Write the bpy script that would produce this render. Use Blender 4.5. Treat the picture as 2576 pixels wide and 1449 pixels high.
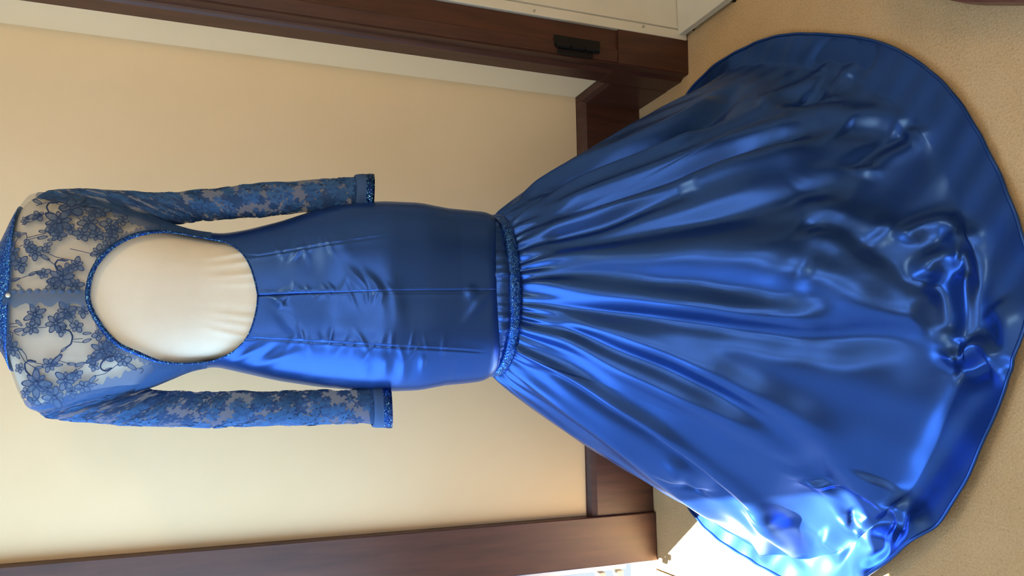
import bpy, bmesh, math, random
import numpy as np
from mathutils import Matrix, Vector

for o in list(bpy.data.objects): bpy.data.objects.remove(o)
sc = bpy.context.scene
COL = sc.collection
PI = math.pi

# ---------------------------------------------------------------- camera (phone held sideways: the picture lies on its side)
cam_d = bpy.data.cameras.new('camera'); cam = bpy.data.objects.new('camera', cam_d); COL.objects.link(cam)
R = [[-0.01565021,-0.992228,0.12344499],[-0.3611351,0.12073539,0.92466448],[-0.93238217,-0.03010912,-0.36021789]]
cam.matrix_world = Matrix(((R[0][0],-R[0][1],-R[0][2],0.0),(R[1][0],-R[1][1],-R[1][2],0.0),(R[2][0],-R[2][1],-R[2][2],1.2),(0,0,0,1)))
cam_d.sensor_width = 36; cam_d.lens = 36*1980/2576; cam_d.clip_start = .02
sc.camera = cam

# ---------------------------------------------------------------- daylight, sun, lamps, exposure
sc.view_settings.view_transform = 'Standard'; sc.view_settings.look = 'None'
sc.view_settings.exposure = 0.42; sc.view_settings.gamma = 1.0; sc.view_settings.use_curve_mapping = False
sc.cycles.max_bounces = 7; sc.cycles.diffuse_bounces = 3; sc.cycles.glossy_bounces = 3
sc.cycles.transparent_max_bounces = 16; sc.cycles.adaptive_threshold = .04; sc.cycles.caustics_reflective = False; sc.cycles.sample_clamp_indirect = 4
w = bpy.data.worlds.new('world'); sc.world = w; w.use_nodes = True
bg = w.node_tree.nodes['Background']; bg.inputs[0].default_value = (.72,.84,1.0,1); bg.inputs[1].default_value = 0.8
def lamp(name, kind, energy, color, loc, aim=None, **kw):
    d = bpy.data.lights.new(name, kind); d.energy = energy; d.color = color
    for k, v in kw.items(): setattr(d, k, v)
    o = bpy.data.objects.new(name, d); COL.objects.link(o); o.location = loc
    if aim is not None: o.rotation_euler = (Vector(aim)-Vector(loc)).to_track_quat('-Z','Y').to_euler()
    return o
SUN = Vector((.58*.358, -.81*.358, -.934))
lamp('sun', 'SUN', 70.0, (1.0,.95,.86), (-2,4,4), Vector((-2,4,4))+SUN, angle=.009)
lamp('daylight_garden_door', 'AREA', 16.5, (.42,.70,1.0), (-.62,1.42,1.36), (1,1.46,1.30), shape='RECTANGLE', size=1.12, size_y=1.26)
lamp('daylight_window_side', 'AREA', 16, (.93,.97,1.0), (-.585,-.75,1.55), (1,-.75,1.55), shape='RECTANGLE', size=1.5, size_y=1.2)
lamp('daylight_window_behind', 'AREA', 9, (1.0,.92,.80), (.55,-2.13,1.6), (.55,0,1.6), shape='RECTANGLE', size=1.5, size_y=1.1)

# ---------------------------------------------------------------- body and skirt shape (world metres)
AX, AY = 0.187, 1.52
BR = [(1.62,.205),(1.535,.212),(1.523,.232),(1.510,.262),(1.494,.322),(1.473,.336),(1.413,.328),(1.350,.318),(1.285,.299),(1.245,.286),(1.218,.281),(1.178,.279),(1.136,.289),(1.080,.307),(1.021,.330),(.969,.346),(.891,.357),(.818,.359),(.769,.353),(.701,.346),(.640,.345)]
BL = [(1.62,.108),(1.535,.102),(1.515,.086),(1.499,.056),(1.476,-.018),(1.455,-.029),(1.397,-.018),(1.337,-.002),(1.288,.010),(1.250,.027),(1.224,.039),(1.185,.047),(1.144,.037),(1.074,.020),(1.002,.008),(.927,.0),(.866,-.003),(.811,-.002),(.770,.005),(.729,.012),(.687,.022),(.640,.029)]
BB = [(1.62,.050),(1.54,.052),(1.52,.060),(1.49,.080),(1.45,.100),(1.40,.112),(1.30,.112),(1.20,.088),(1.15,.086),(1.08,.100),(1.00,.122),(.90,.138),(.82,.138),(.72,.130),(.64,.122)]
SN = 2.7
def tab(t, z):
    z = np.asarray(z, float); a = np.array(sorted(t)); return np.interp(z, a[:,0], a[:,1])
def tabs(t, z, w=.012):
    return sum(tab(t, np.asarray(z)+d*w) for d in (-1,-.5,0,.5,1))/5
def body_row(z, off=0.0):
    xr, xl, b = tabs(BR,z)+off, tabs(BL,z)-off, tabs(BB,z)+off
    return (xr+xl)/2, (xr-xl)/2, b
def body_pt(z, th, off=0.0):
    xc, a, b = body_row(z, off); e = 2/SN
    s, c = np.sin(th), np.cos(th)
    return np.stack([xc+a*np.sign(s)*np.abs(s)**e, AY-b*np.sign(c)*np.abs(c)**e, np.broadcast_to(z, np.shape(s*xc))], -1)
def body_back_y(x, z, off=0.0):
    xc, a, b = body_row(z, off); t = np.clip(np.abs((x-xc)/a), 0, .999)
    return AY-b*(1-t**SN)**(1/SN)
def body_theta(x, z, off=0.0):
    xc, a, b = body_row(z, off); t = np.clip((x-xc)/a, -1, 1)
    return np.sign(t)*np.arcsin(np.abs(t)**(SN/2))
HEM = [(.800,1.50),(.797,1.456),(.722,1.232),(.672,1.132),(.624,1.060),(.560,.996),(.488,.940),(.412,.903),(.332,.876),(.264,.852),(.155,.832),(.093,.842),(.031,.866),(-.031,.898),(-.094,.928),(-.174,.972),(-.252,1.030),(-.306,1.090),(-.358,1.164),(-.405,1.26),(-.425,1.40),(-.405,1.56),(-.345,1.765),(-.29,1.84),(-.12,1.91),(.187,1.945),(.52,1.91),(.70,1.83),(.785,1.70)]
_h = np.array(HEM); _ha = np.arctan2(_h[:,0]-AX, AY-_h[:,1]); _hr = np.hypot(_h[:,0]-AX, _h[:,1]-AY)
_o = np.argsort(_ha); _ha, _hr = _ha[_o], _hr[_o]
def hem_r(ph):
    def f(p):
        p = (p+np.pi) % (2*np.pi)-np.pi
        return np.interp(p, np.concatenate([_ha-2*np.pi,_ha,_ha+2*np.pi]), np.tile(_hr,3))
    return sum(f(ph+d) for d in np.linspace(-.09,.09,7))/7
Z0 = .652
def skirt_base(ph, s):
    """plan angle ph (0 = towards the camera side), s 0 band .. 1 hem"""
    bx, by = .158, .124
    r0 = 1/np.sqrt((np.sin(ph)/bx)**2+(np.cos(ph)/by)**2)
    Rh = hem_r(ph); back = np.clip(np.cos(ph)*1.5+.05, 0, 1)**.8
    rc = Rh-.035-.045*back
    r = r0+(Rh-r0)*s
    u = (r-r0)/(rc-r0)
    uc = np.clip(u,0,1)
    z = Z0*((1-back)*(1-uc**1.22)+back*(1-uc)**1.22*(1+.12*uc))-.10*np.clip(u-1,0,None)
    k = .05
    z = .5*(z+np.sqrt(z*z+k*k))-.012
    side = np.exp(-((ph+.75)/.45)**2)
    lift = .004+.022*side
    z = np.maximum(z, .004)+lift*np.clip((s-.80)/.20,0,1)**1.6
    return np.stack([AX+r*np.sin(ph), AY-r*np.cos(ph), z], -1)

# ---------------------------------------------------------------- traced fold lines and lace motifs (world metres)
FOLDS = [
  (19,22,[(0.283,1.412),(0.317,1.369),(0.339,1.331),(0.37,1.282),(0.406,1.243),(0.434,1.19),(0.469,1.153)]),
  (19,34,[(0.23,1.397),(0.243,1.342),(0.239,1.256),(0.242,1.185),(0.222,1.114),(0.204,1.077)]),
  (13,24,[(0.198,1.381),(0.176,1.336),(0.156,1.252),(0.132,1.184),(0.113,1.119),(0.1,1.083)]),
  (13,24,[(0.13,1.365),(0.106,1.322),(0.076,1.287),(0.03,1.244),(-0.032,1.21),(-0.075,1.184),(-0.131,1.175),(-0.22,1.199)]),
  (13,24,[(0.116,1.399),(0.085,1.357),(0.044,1.344),(-0.005,1.306),(-0.051,1.266),(-0.099,1.227),(-0.166,1.221)]),
  (20,16,[(0.078,1.427),(0.036,1.399),(-0.021,1.384),(-0.087,1.359),(-0.171,1.348),(-0.234,1.339),(-0.311,1.352),(-0.365,1.376)]),
  (13,18,[(0.038,1.461),(-0.012,1.455),(-0.078,1.455),(-0.137,1.449),(-0.197,1.48),(-0.261,1.495),(-0.326,1.533)]),
  (18,18,[(0.314,1.444),(0.413,1.435),(0.449,1.407),(0.476,1.391),(0.504,1.354),(0.53,1.334)]),
  (16,17,[(0.347,1.422),(0.404,1.374),(0.449,1.316),(0.492,1.272),(0.507,1.183)]),
  (18,18,[(0.384,1.505),(0.466,1.489),(0.497,1.448),(0.537,1.421),(0.598,1.409),(0.66,1.43)]),
  (-20,20,[(0.281,1.392),(0.306,1.333),(0.343,1.302),(0.384,1.256)]),
  (-19,26,[(0.259,1.396),(0.275,1.321),(0.303,1.241),(0.321,1.172),(0.35,1.121),(0.393,1.101)]),
  (-13,26,[(0.212,1.387),(0.205,1.314),(0.193,1.265),(0.177,1.194),(0.145,1.127),(0.133,1.097)]),
  (-17,22,[(0.16,1.383),(0.144,1.355),(0.122,1.273),(0.097,1.195),(0.068,1.104),(0.074,1.051),(0.11,0.979)]),
  (-16,22,[(0.125,1.367),(0.07,1.334),(0.031,1.288),(-0.02,1.251),(-0.073,1.213),(-0.144,1.203),(-0.227,1.207)]),
  (-22,15,[(0.389,1.479),(0.445,1.443),(0.477,1.409),(0.521,1.368),(0.597,1.376),(0.674,1.431)]),
  (-18,14,[(0.328,1.409),(0.38,1.34),(0.439,1.271),(0.475,1.22),(0.474,1.157)]),
  (-20,18,[(0.049,1.435),(0.012,1.409),(-0.047,1.404),(-0.12,1.385),(-0.206,1.382),(-0.267,1.391)]),
  (14,22,[(0.188,1.112),(0.179,1.073),(0.136,1.045),(0.105,1.018),(0.111,0.983)]),
  (11,16,[(0.58,1.311),(0.61,1.28),(0.609,1.223)]),
  (8,16,[(0.632,1.229),(0.667,1.293),(0.65,1.332)]),
  (11,16,[(0.583,1.309),(0.547,1.263),(0.525,1.168),(0.492,1.088),(0.461,1.017)]),
  (-14,12,[(0.572,1.245),(0.565,1.204)]),
  (9,14,[(0.539,1.174),(0.591,1.183),(0.619,1.17),(0.613,1.149)]),
  (-9,16,[(0.481,1.126),(0.459,1.051)]),
  (11,15,[(0.454,1.011),(0.43,1.017),(0.401,1.053),(0.371,1.079)]),
  (-11,16,[(0.445,1.03),(0.421,1.067),(0.384,1.081)]),
  (12,16,[(0.317,1.134),(0.324,1.115),(0.292,1.085),(0.267,1.049),(0.247,1.026)]),
  (-14,16,[(0.285,1.125),(0.266,1.072),(0.212,1.035),(0.157,0.999),(0.133,0.976)]),
  (14,14,[(0.27,1.117),(0.252,1.08),(0.195,1.034),(0.145,0.995),(0.129,0.975)]),
  (16,13,[(0.237,1.017),(0.262,0.992),(0.266,0.963),(0.234,0.929),(0.214,0.92)]),
  (16,11,[(0.243,0.958),(0.217,0.941),(0.177,0.927),(0.153,0.937)]),
  (18,11,[(0.17,0.979),(0.189,0.983),(0.2,0.973),(0.204,0.96),(0.197,0.936)]),
  (-16,12,[(0.17,0.978),(0.143,0.96),(0.103,0.955),(0.069,0.965)]),
  (18,11,[(0.173,0.932),(0.125,0.944),(0.086,0.949),(0.06,0.962)]),
  (20,10,[(0.056,0.976),(0.035,0.975),(0.029,0.966),(0.041,0.951),(0.058,0.931),(0.049,0.911),(0.028,0.9),(0.008,0.893)]),
  (-14,14,[(0.02,0.976),(0.012,0.95),(0.023,0.914)]),
  (14,16,[(0.12,0.897),(0.087,0.878),(0.05,0.874),(0.02,0.886)]),
  (17,14,[(-0.187,1.225),(-0.216,1.224),(-0.252,1.225),(-0.274,1.219),(-0.263,1.208)]),
  (-13,15,[(-0.198,1.212),(-0.236,1.214),(-0.26,1.21)]),
  (16,16,[(-0.268,1.209),(-0.253,1.178),(-0.235,1.148),(-0.229,1.116),(-0.238,1.09)]),
  (18,18,[(-0.238,1.09),(-0.247,1.063),(-0.27,1.058),(-0.295,1.077),(-0.339,1.134),(-0.383,1.231)]),
  (-10,20,[(-0.283,1.204),(-0.259,1.148),(-0.268,1.119)]),
  (12,20,[(-0.217,1.168),(-0.174,1.134)]),
  (16,16,[(-0.281,1.219),(-0.29,1.18),(-0.279,1.097)]),
  (15,17,[(-0.241,1.346),(-0.273,1.365),(-0.3,1.371),(-0.338,1.383),(-0.368,1.383)]),
  (15,16,[(-0.255,1.354),(-0.294,1.391),(-0.343,1.464),(-0.39,1.527)]),
  (12,15,[(-0.206,1.454),(-0.175,1.401),(-0.193,1.401),(-0.222,1.428)]),
  (-14,11,[(-0.204,1.429),(-0.228,1.45)]),
  (14,18,[(-0.303,1.293),(-0.322,1.276),(-0.343,1.252)]),
  (-10,22,[(-0.205,1.228),(-0.259,1.298),(-0.294,1.32)]),
  (-12,20,[(0.653,1.323),(0.683,1.22),(0.608,1.1)]),
]
KEYR = [(0.1587,1.3781),(0.1632,1.3778),(0.1864,1.3749),(0.2042,1.3679),(0.2267,1.3537),(0.2449,1.3352),(0.2587,1.3121),(0.2665,1.2894),(0.2706,1.2618),(0.2657,1.2195),(0.2588,1.1712),(0.2439,1.1507),(0.2234,1.1361),(0.19,1.1251),(0.1635,1.1199)]
KEYL = [(0.1575,1.3781),(0.1372,1.3743),(0.1165,1.3639),(0.0952,1.3508),(0.0733,1.3297),(0.0627,1.3041),(0.0495,1.2767),(0.046,1.248),(0.0464,1.2216),(0.0506,1.1865),(0.0662,1.155),(0.0916,1.1328),(0.1235,1.1235),(0.1483,1.1196),(0.1622,1.1192)]
FLOWERS = [(0.3003,1.4112,0.018,5),(0.2748,1.4271,0.023,8),(0.2749,1.3841,0.0161,6),(0.2548,1.3917,0.0142,6),(0.2518,1.4264,0.0132,6),(0.2336,1.4675,0.0105,5),(0.2225,1.4576,0.0131,6),(0.2035,1.4785,0.0139,6),(0.2219,1.4924,0.0131,7),(0.1876,1.4424,0.0104,5),(0.1798,1.4167,0.0217,8),(0.2022,1.3959,0.0122,6),(0.2978,1.3678,0.0128,5),(0.2732,1.3537,0.0144,5),(0.2536,1.3504,0.0143,6),(0.2841,1.4587,0.0106,4),(0.2835,1.3354,0.011,5),(0.2244,1.3659,0.0124,6),(0.2314,1.4406,0.0087,4),(0.2649,1.4372,0.0106,5),(0.2617,1.4097,0.0088,5),(0.2541,1.3712,0.0125,6),(0.2659,1.3434,0.0108,6),(0.2961,1.3835,0.01,5),(0.2767,1.4776,0.008,5),(0.2525,1.4867,0.007,4),(0.1957,1.4081,0.0087,5),(0.1692,1.4288,0.0104,6),(0.1695,1.3958,0.0122,6),(0.2343,1.3539,0.0107,6),(0.1228,1.4517,0.0164,8),(0.1088,1.4211,0.0164,7),(0.1023,1.4555,0.0129,6),(0.1037,1.3913,0.0104,5),(0.0439,1.4289,0.0121,6),(0.0707,1.4849,0.013,6),(0.0152,1.448,0.0216,8),(0.0197,1.406,0.0166,7),(-0.0068,1.4234,0.0167,7),(-0.0124,1.4535,0.0096,4),(0.0091,1.3821,0.0115,5),(0.0504,1.3248,0.0124,5),(0.066,1.3548,0.0167,8),(0.0863,1.4905,0.0078,4),(0.1278,1.4078,0.0156,7),(0.0522,1.3687,0.0105,5),(0.0919,1.3601,0.0096,5),(0.0764,1.3441,0.0123,6),(0.0967,1.4128,0.0086,5),(0.1209,1.4013,0.0104,6),(0.1281,1.383,0.0104,6),(0.0282,1.3904,0.0096,5),(0.0418,1.3656,0.0088,5),(0.0591,1.3501,0.0123,6),(0.0064,1.4329,0.0104,6),(0.0006,1.3995,0.0097,5),(0.0591,1.3359,0.0106,6),(0.0396,1.4724,0.0086,5),(0.0,1.4654,0.0096,5)]
LEAVES = [(0.3145,1.4702,0.3068,1.4572),(0.3077,1.4061,0.3244,1.3977),(0.2982,1.4301,0.302,1.4195),(0.3008,1.4049,0.2997,1.392),(0.294,1.4071,0.2905,1.397),(0.2572,1.4541,0.2563,1.4427),(0.2452,1.4546,0.2479,1.4419),(0.2424,1.4399,0.2434,1.4304),(0.2241,1.4464,0.2223,1.4367),(0.217,1.4475,0.2098,1.4359),(0.1854,1.4633,0.1904,1.4522),(0.1775,1.4894,0.1805,1.4778),(0.1904,1.4538,0.1868,1.444),(0.1993,1.4052,0.2004,1.3958),(0.3015,1.3764,0.2894,1.3619),(0.3096,1.4432,0.3102,1.4338),(0.2099,1.4185,0.2091,1.4089),(0.2524,1.4833,0.2539,1.4734),(0.2805,1.4747,0.2861,1.4557),(0.1701,1.4805,0.1647,1.4736),(0.1141,1.4791,0.1061,1.4704),(0.0978,1.481,0.1,1.4677),(0.0906,1.469,0.0955,1.4617),(0.0926,1.3817,0.0935,1.371),(0.0796,1.3814,0.084,1.3707),(0.0651,1.4119,0.071,1.4043),(0.0456,1.4242,0.0591,1.4118),(0.0382,1.4492,0.0415,1.4382),(0.043,1.4211,0.0446,1.4102),(0.0454,1.4025,0.0453,1.3917),(0.0419,1.3917,0.047,1.3794),(0.047,1.3764,0.0556,1.3656),(0.0636,1.4794,0.0549,1.4723),(0.0703,1.476,0.0684,1.4691),(0.0511,1.4589,0.0493,1.4492),(0.0023,1.3948,0.0074,1.3868),(0.0107,1.3759,0.0132,1.3634),(0.0159,1.3725,0.0263,1.3644),(0.0348,1.3502,0.0383,1.3407),(0.0452,1.3185,0.0364,1.3057),(-0.0053,1.4608,-0.0159,1.4557),(0.0283,1.3996,0.0308,1.3903),(-0.0163,1.4354,-0.0179,1.4433)]
STEMS = [
  [(0.3205,1.46),(0.3078,1.4349),(0.3019,1.4211)],
  [(0.3024,1.4646),(0.3093,1.4496)],
  [(0.3102,1.4338),(0.3094,1.4464),(0.3006,1.4489),(0.2903,1.4434),(0.2875,1.435)],
  [(0.2842,1.4669),(0.2883,1.4431)],
  [(0.2972,1.3948),(0.2942,1.3801),(0.2933,1.3672)],
  [(0.2082,1.412),(0.2099,1.4232),(0.2027,1.4275),(0.1939,1.4238),(0.1904,1.4173)],
  [(0.2223,1.4415),(0.2135,1.425),(0.2069,1.3899)],
  [(0.2116,1.4392),(0.1992,1.4241)],
  [(0.2539,1.4734),(0.2465,1.4711),(0.2356,1.4735),(0.2322,1.4814)],
  [(0.2465,1.4711),(0.2535,1.444)],
  [(0.2428,1.4708),(0.2497,1.4469)],
  [(0.2505,1.4831),(0.2327,1.4916)],
  [(0.2715,1.3759),(0.2607,1.3606)],
  [(0.1757,1.4892),(0.187,1.4585),(0.1885,1.4425)],
  [(0.2281,1.407),(0.2189,1.3656)],
  [(0.2931,1.4262),(0.2898,1.4065),(0.2781,1.3956)],
  [(0.2881,1.4511),(0.2763,1.4626),(0.2691,1.4817)],
  [(0.0993,1.4098),(0.0967,1.4003),(0.0881,1.3962),(0.0761,1.3982),(0.0702,1.4058)],
  [(0.0659,1.4104),(0.0558,1.418),(0.0456,1.4273)],
  [(0.1085,1.4909),(0.1098,1.4789)],
  [(0.1042,1.4908),(0.1045,1.477)],
  [(0.1021,1.4459),(0.1029,1.4334)],
  [(0.0839,1.3953),(0.0848,1.3815)],
  [(0.0796,1.3952),(0.0788,1.3814)],
  [(0.0493,1.4476),(0.052,1.4573),(0.0462,1.4646),(0.0359,1.4629),(0.0273,1.4557)],
  [(0.0702,1.4708),(0.0597,1.4623),(0.0512,1.4605)],
  [(0.0669,1.4742),(0.0495,1.4638),(0.0391,1.4476)],
  [(0.0476,1.4492),(0.0449,1.4366)],
  [(0.0506,1.4149),(0.0454,1.3994)],
  [(0.0385,1.3902),(0.0282,1.3965)],
  [(0.0383,1.3407),(0.0331,1.3502),(0.0383,1.3571),(0.0452,1.3563),(0.0539,1.35),(0.0574,1.3375)],
  [(0.0263,1.3644),(0.0296,1.3503),(0.0452,1.3312)],
  [(0.0141,1.3695),(0.021,1.3599)],
  [(0.0382,1.3073),(0.0381,1.2977),(0.0346,1.2945),(0.0293,1.2995)],
  [(0.0982,1.4907),(0.0907,1.4731)],
  [(0.03,1.3995),(0.0419,1.381)],
  [(0.0967,1.4066),(0.1037,1.3913)],
  [(0.0117,1.445),(0.0029,1.4301),(-0.006,1.4232)],
  [(0.0928,1.4834),(0.0675,1.4888)],
]
SLEEVE = [
  [[(0.3397,1.515,1.4857),(0.296,1.515,1.2719)],[(0.3469,1.512,1.4548),(0.2958,1.512,1.2665)],[(0.3509,1.509,1.4124),(0.2964,1.509,1.2586)],[(0.3509,1.506,1.3377),(0.3006,1.506,1.2389)],[(0.3505,1.503,1.2863),(0.3041,1.503,1.2191)],[(0.3554,1.5,1.2406),(0.3081,1.5,1.1923)],[(0.3674,1.497,1.1805),(0.313,1.497,1.1517)],[(0.3769,1.494,1.1256),(0.318,1.494,1.1103)],[(0.386,1.491,1.0693),(0.3261,1.491,1.0574)],[(0.395,1.488,0.9967),(0.3351,1.488,0.9922)],[(0.4041,1.485,0.9332),(0.3453,1.485,0.9342)]],
  [[(-0.0365,1.515,1.4673),(0.0093,1.515,1.306)],[(-0.0402,1.5117,1.4471),(0.0064,1.5117,1.2982)],[(-0.0472,1.5083,1.4057),(0.0035,1.5083,1.2866)],[(-0.0543,1.505,1.3455),(0.0004,1.505,1.2611)],[(-0.0606,1.5017,1.2713),(-0.001,1.5017,1.2225)],[(-0.0636,1.4983,1.1946),(-0.0026,1.4983,1.1702)],[(-0.064,1.495,1.1152),(-0.003,1.495,1.103)],[(-0.0644,1.4917,1.0328),(-0.0029,1.4917,1.0267)],[(-0.0644,1.4883,0.9617),(-0.0026,1.4883,0.9587)],[(-0.0656,1.485,0.8959),(0.0002,1.485,0.9)]],
]
MARKS = [(0.153,1.4353,1.4875),(0.1582,1.4158,1.4468),(0.1618,1.4358,1.4886),(0.1364,1.4041,1.3805),(0.1635,1.4236,1.118),(0.176,1.3878,0.7021),(0.0881,1.4307,1.1158),(0.0646,1.4053,0.7251),(0.2323,1.43,1.1192),(0.2768,1.3886,0.8811)]
FOLD_GAIN = 1.15
# ---------------------------------------------------------------- materials
def new_mat(name):
    m = bpy.data.materials.new(name); m.use_nodes = True; nt = m.node_tree
    return m, nt, nt.nodes['Principled BSDF']
def node(nt, t, **kw):
    n = nt.nodes.new(t)
    for k, v in kw.items():
        if k in n.inputs: n.inputs[k].default_value = v
        else: setattr(n, k, v)
    return n
def coords(nt, scale=(1,1,1), rot=(0,0,0)):
    tc = node(nt, 'ShaderNodeTexCoord'); mp = node(nt, 'ShaderNodeMapping'); mp.inputs['Scale'].default_value = scale
    mp.inputs['Rotation'].default_value = rot
    nt.links.new(tc.outputs['Object'], mp.inputs['Vector']); return mp.outputs['Vector']
def ramp(nt, fac, stops):
    r = node(nt, 'ShaderNodeValToRGB'); e = r.color_ramp.elements
    while len(e) < len(stops): e.new(.5)
    for i, (p, c) in enumerate(stops): e[i].position = p; e[i].color = (*c, 1)
    nt.links.new(fac, r.inputs[0]); return r.outputs[0]
def bump(nt, b, h, strength, dist):
    n = node(nt, 'ShaderNodeBump'); n.inputs['Strength'].default_value = strength; n.inputs['Distance'].default_value = dist
    nt.links.new(h, n.inputs['Height']); nt.links.new(n.outputs[0], b.inputs['Normal'])
def plain(name, col, rough=.6, metal=0.0, spec=.5):
    m, nt, b = new_mat(name); b.inputs['Base Color'].default_value = (*col, 1); b.inputs['Roughness'].default_value = rough
    b.inputs['Metallic'].default_value = metal; b.inputs['Specular IOR Level'].default_value = spec
    return m
def noisy(name, c1, c2, scale, rough, bs=0, bd=.001, stretch=(1,1,1), detail=4):
    m, nt, b = new_mat(name); v = coords(nt, stretch)
    n = node(nt, 'ShaderNodeTexNoise', Scale=scale, Detail=detail, Roughness=.6); nt.links.new(v, n.inputs['Vector'])
    nt.links.new(ramp(nt, n.outputs[0], [(.3,c1),(.7,c2)]), b.inputs['Base Color'])
    b.inputs['Roughness'].default_value = rough
    if bs: bump(nt, b, n.outputs[0], bs, bd)
    return m
M = {}
M['wall'] = noisy('cream_paint', (.745,.57,.345), (.775,.60,.375), 3, .75, .05, .002)
M['wall'].node_tree.nodes['Principled BSDF'].inputs['Specular IOR Level'].default_value = .25
M['white'] = noisy('white_paint', (.66,.62,.50), (.72,.68,.56), 6, .45)
M['ceiling'] = plain('ceiling_white', (.80,.78,.72), .8)
M['wood'] = noisy('dark_stained_wood', (.040,.012,.007), (.074,.025,.014), 9, .44, .12, .001, (6,6,.6), 6)
M['hinge'] = plain('black_iron', (.012,.012,.013), .45, .6)
M['metal'] = plain('bright_metal', (.55,.56,.60), .3, .9)
M['cream'] = noisy('cream_jersey', (.71,.68,.575), (.74,.71,.605), 40, .8, .05, .0005)
M['glass'] = plain('pane', (.8,.85,.9), .05)
def carpet():
    m, nt, b = new_mat('beige_carpet'); v = coords(nt)
    n1 = node(nt, 'ShaderNodeTexNoise', Scale=230, Detail=4, Roughness=.7); nt.links.new(v, n1.inputs['Vector'])
    n2 = node(nt, 'ShaderNodeTexNoise', Scale=7, Detail=3, Roughness=.6); nt.links.new(v, n2.inputs['Vector'])
    mx = node(nt, 'ShaderNodeMath', operation='ADD'); mu = node(nt, 'ShaderNodeMath', operation='MULTIPLY'); mu.inputs[1].default_value = .35
    nt.links.new(n2.outputs[0], mu.inputs[0]); nt.links.new(n1.outputs[0], mx.inputs[0]); nt.links.new(mu.outputs[0], mx.inputs[1])
    nt.links.new(ramp(nt, mx.outputs[0], [(.40,(.43,.28,.13)),(.62,(.58,.405,.215)),(.9,(.68,.50,.29))]), b.inputs['Base Color'])
    b.inputs['Roughness'].default_value = .95; b.inputs['Specular IOR Level'].default_value = .1
    bump(nt, b, n1.outputs[0], .55, .005); return m
M['carpet'] = carpet()
def satin():
    m, nt, b = new_mat('royal_blue_satin')
    b.inputs['Base Color'].default_value = (.025,.086,.345,1); b.inputs['Metallic'].default_value = .76
    b.inputs['Roughness'].default_value = .32; b.inputs['Specular IOR Level'].default_value = .5
    b.inputs['Specular Tint'].default_value = (.7,.82,1,1)
    v = coords(nt); n = node(nt, 'ShaderNodeTexNoise', Scale=900, Detail=1); nt.links.new(v, n.inputs['Vector'])
    bump(nt, b, n.outputs[0], .06, .0004); return m
M['satin'] = satin()
def glitter(name='blue_glitter', g_=1.0):
    m, nt, b = new_mat(name); v = coords(nt)
    vo = node(nt, 'ShaderNodeTexVoronoi', Scale=650); nt.links.new(v, vo.inputs['Vector'])
    sp = node(nt, 'ShaderNodeSeparateColor'); nt.links.new(vo.outputs['Color'], sp.inputs[0])
    nt.links.new(ramp(nt, sp.outputs[0], [(.0,(.012*g_,.045*g_,.26*g_)),(.62,(.018*g_,.085*g_,.42*g_)),(.85,(.04*g_,.24*g_,.80*g_)),(.95,(.20,.60,1.0))]), b.inputs['Base Color'])
    b.inputs['Metallic'].default_value = .92; b.inputs['Roughness'].default_value = .38
    g = node(nt, 'ShaderNodeNewGeometry'); ad = node(nt, 'ShaderNodeVectorMath', operation='SUBTRACT'); ad.inputs[1].default_value = (.5,.5,.5)
    nt.links.new(vo.outputs['Color'], ad.inputs[0]); sl = node(nt, 'ShaderNodeVectorMath', operation='SCALE'); sl.inputs['Scale'].default_value = .75
    nt.links.new(ad.outputs[0], sl.inputs[0]); s2 = node(nt, 'ShaderNodeVectorMath', operation='ADD')
    nt.links.new(g.outputs['Normal'], s2.inputs[0]); nt.links.new(sl.outputs[0], s2.inputs[1])
    nm = node(nt, 'ShaderNodeVectorMath', operation='NORMALIZE'); nt.links.new(s2.outputs[0], nm.inputs[0]); nt.links.new(nm.outputs[0], b.inputs['Normal'])
    return m
M['glitter'] = glitter()
def sheer(name, col, alpha, spec=.2):
    m, nt, b = new_mat(name); b.inputs['Base Color'].default_value = (*col, 1); b.inputs['Roughness'].default_value = .7
    b.inputs['Specular IOR Level'].default_value = spec; b.inputs['Alpha'].default_value = alpha
    return m
M['net'] = sheer('sheer_blue_net', (.10,.16,.26), .20)
M['net_dense'] = sheer('gathered_blue_net', (.030,.090,.26), .58)
M['underarm'] = sheer('folded_blue_lace', (.028,.085,.24), .90)
M['lace'] = sheer('blue_lace_fill', (.055,.11,.23), .68)
M['sleeve_lace'] = sheer('sleeve_lace_fill', (.030,.110,.300), .85)
M['sleeve_cord'] = sheer('sleeve_lace_cord', (.020,.065,.200), .95)
M['cord'] = sheer('blue_lace_cord', (.022,.045,.125), 1.0)

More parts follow.
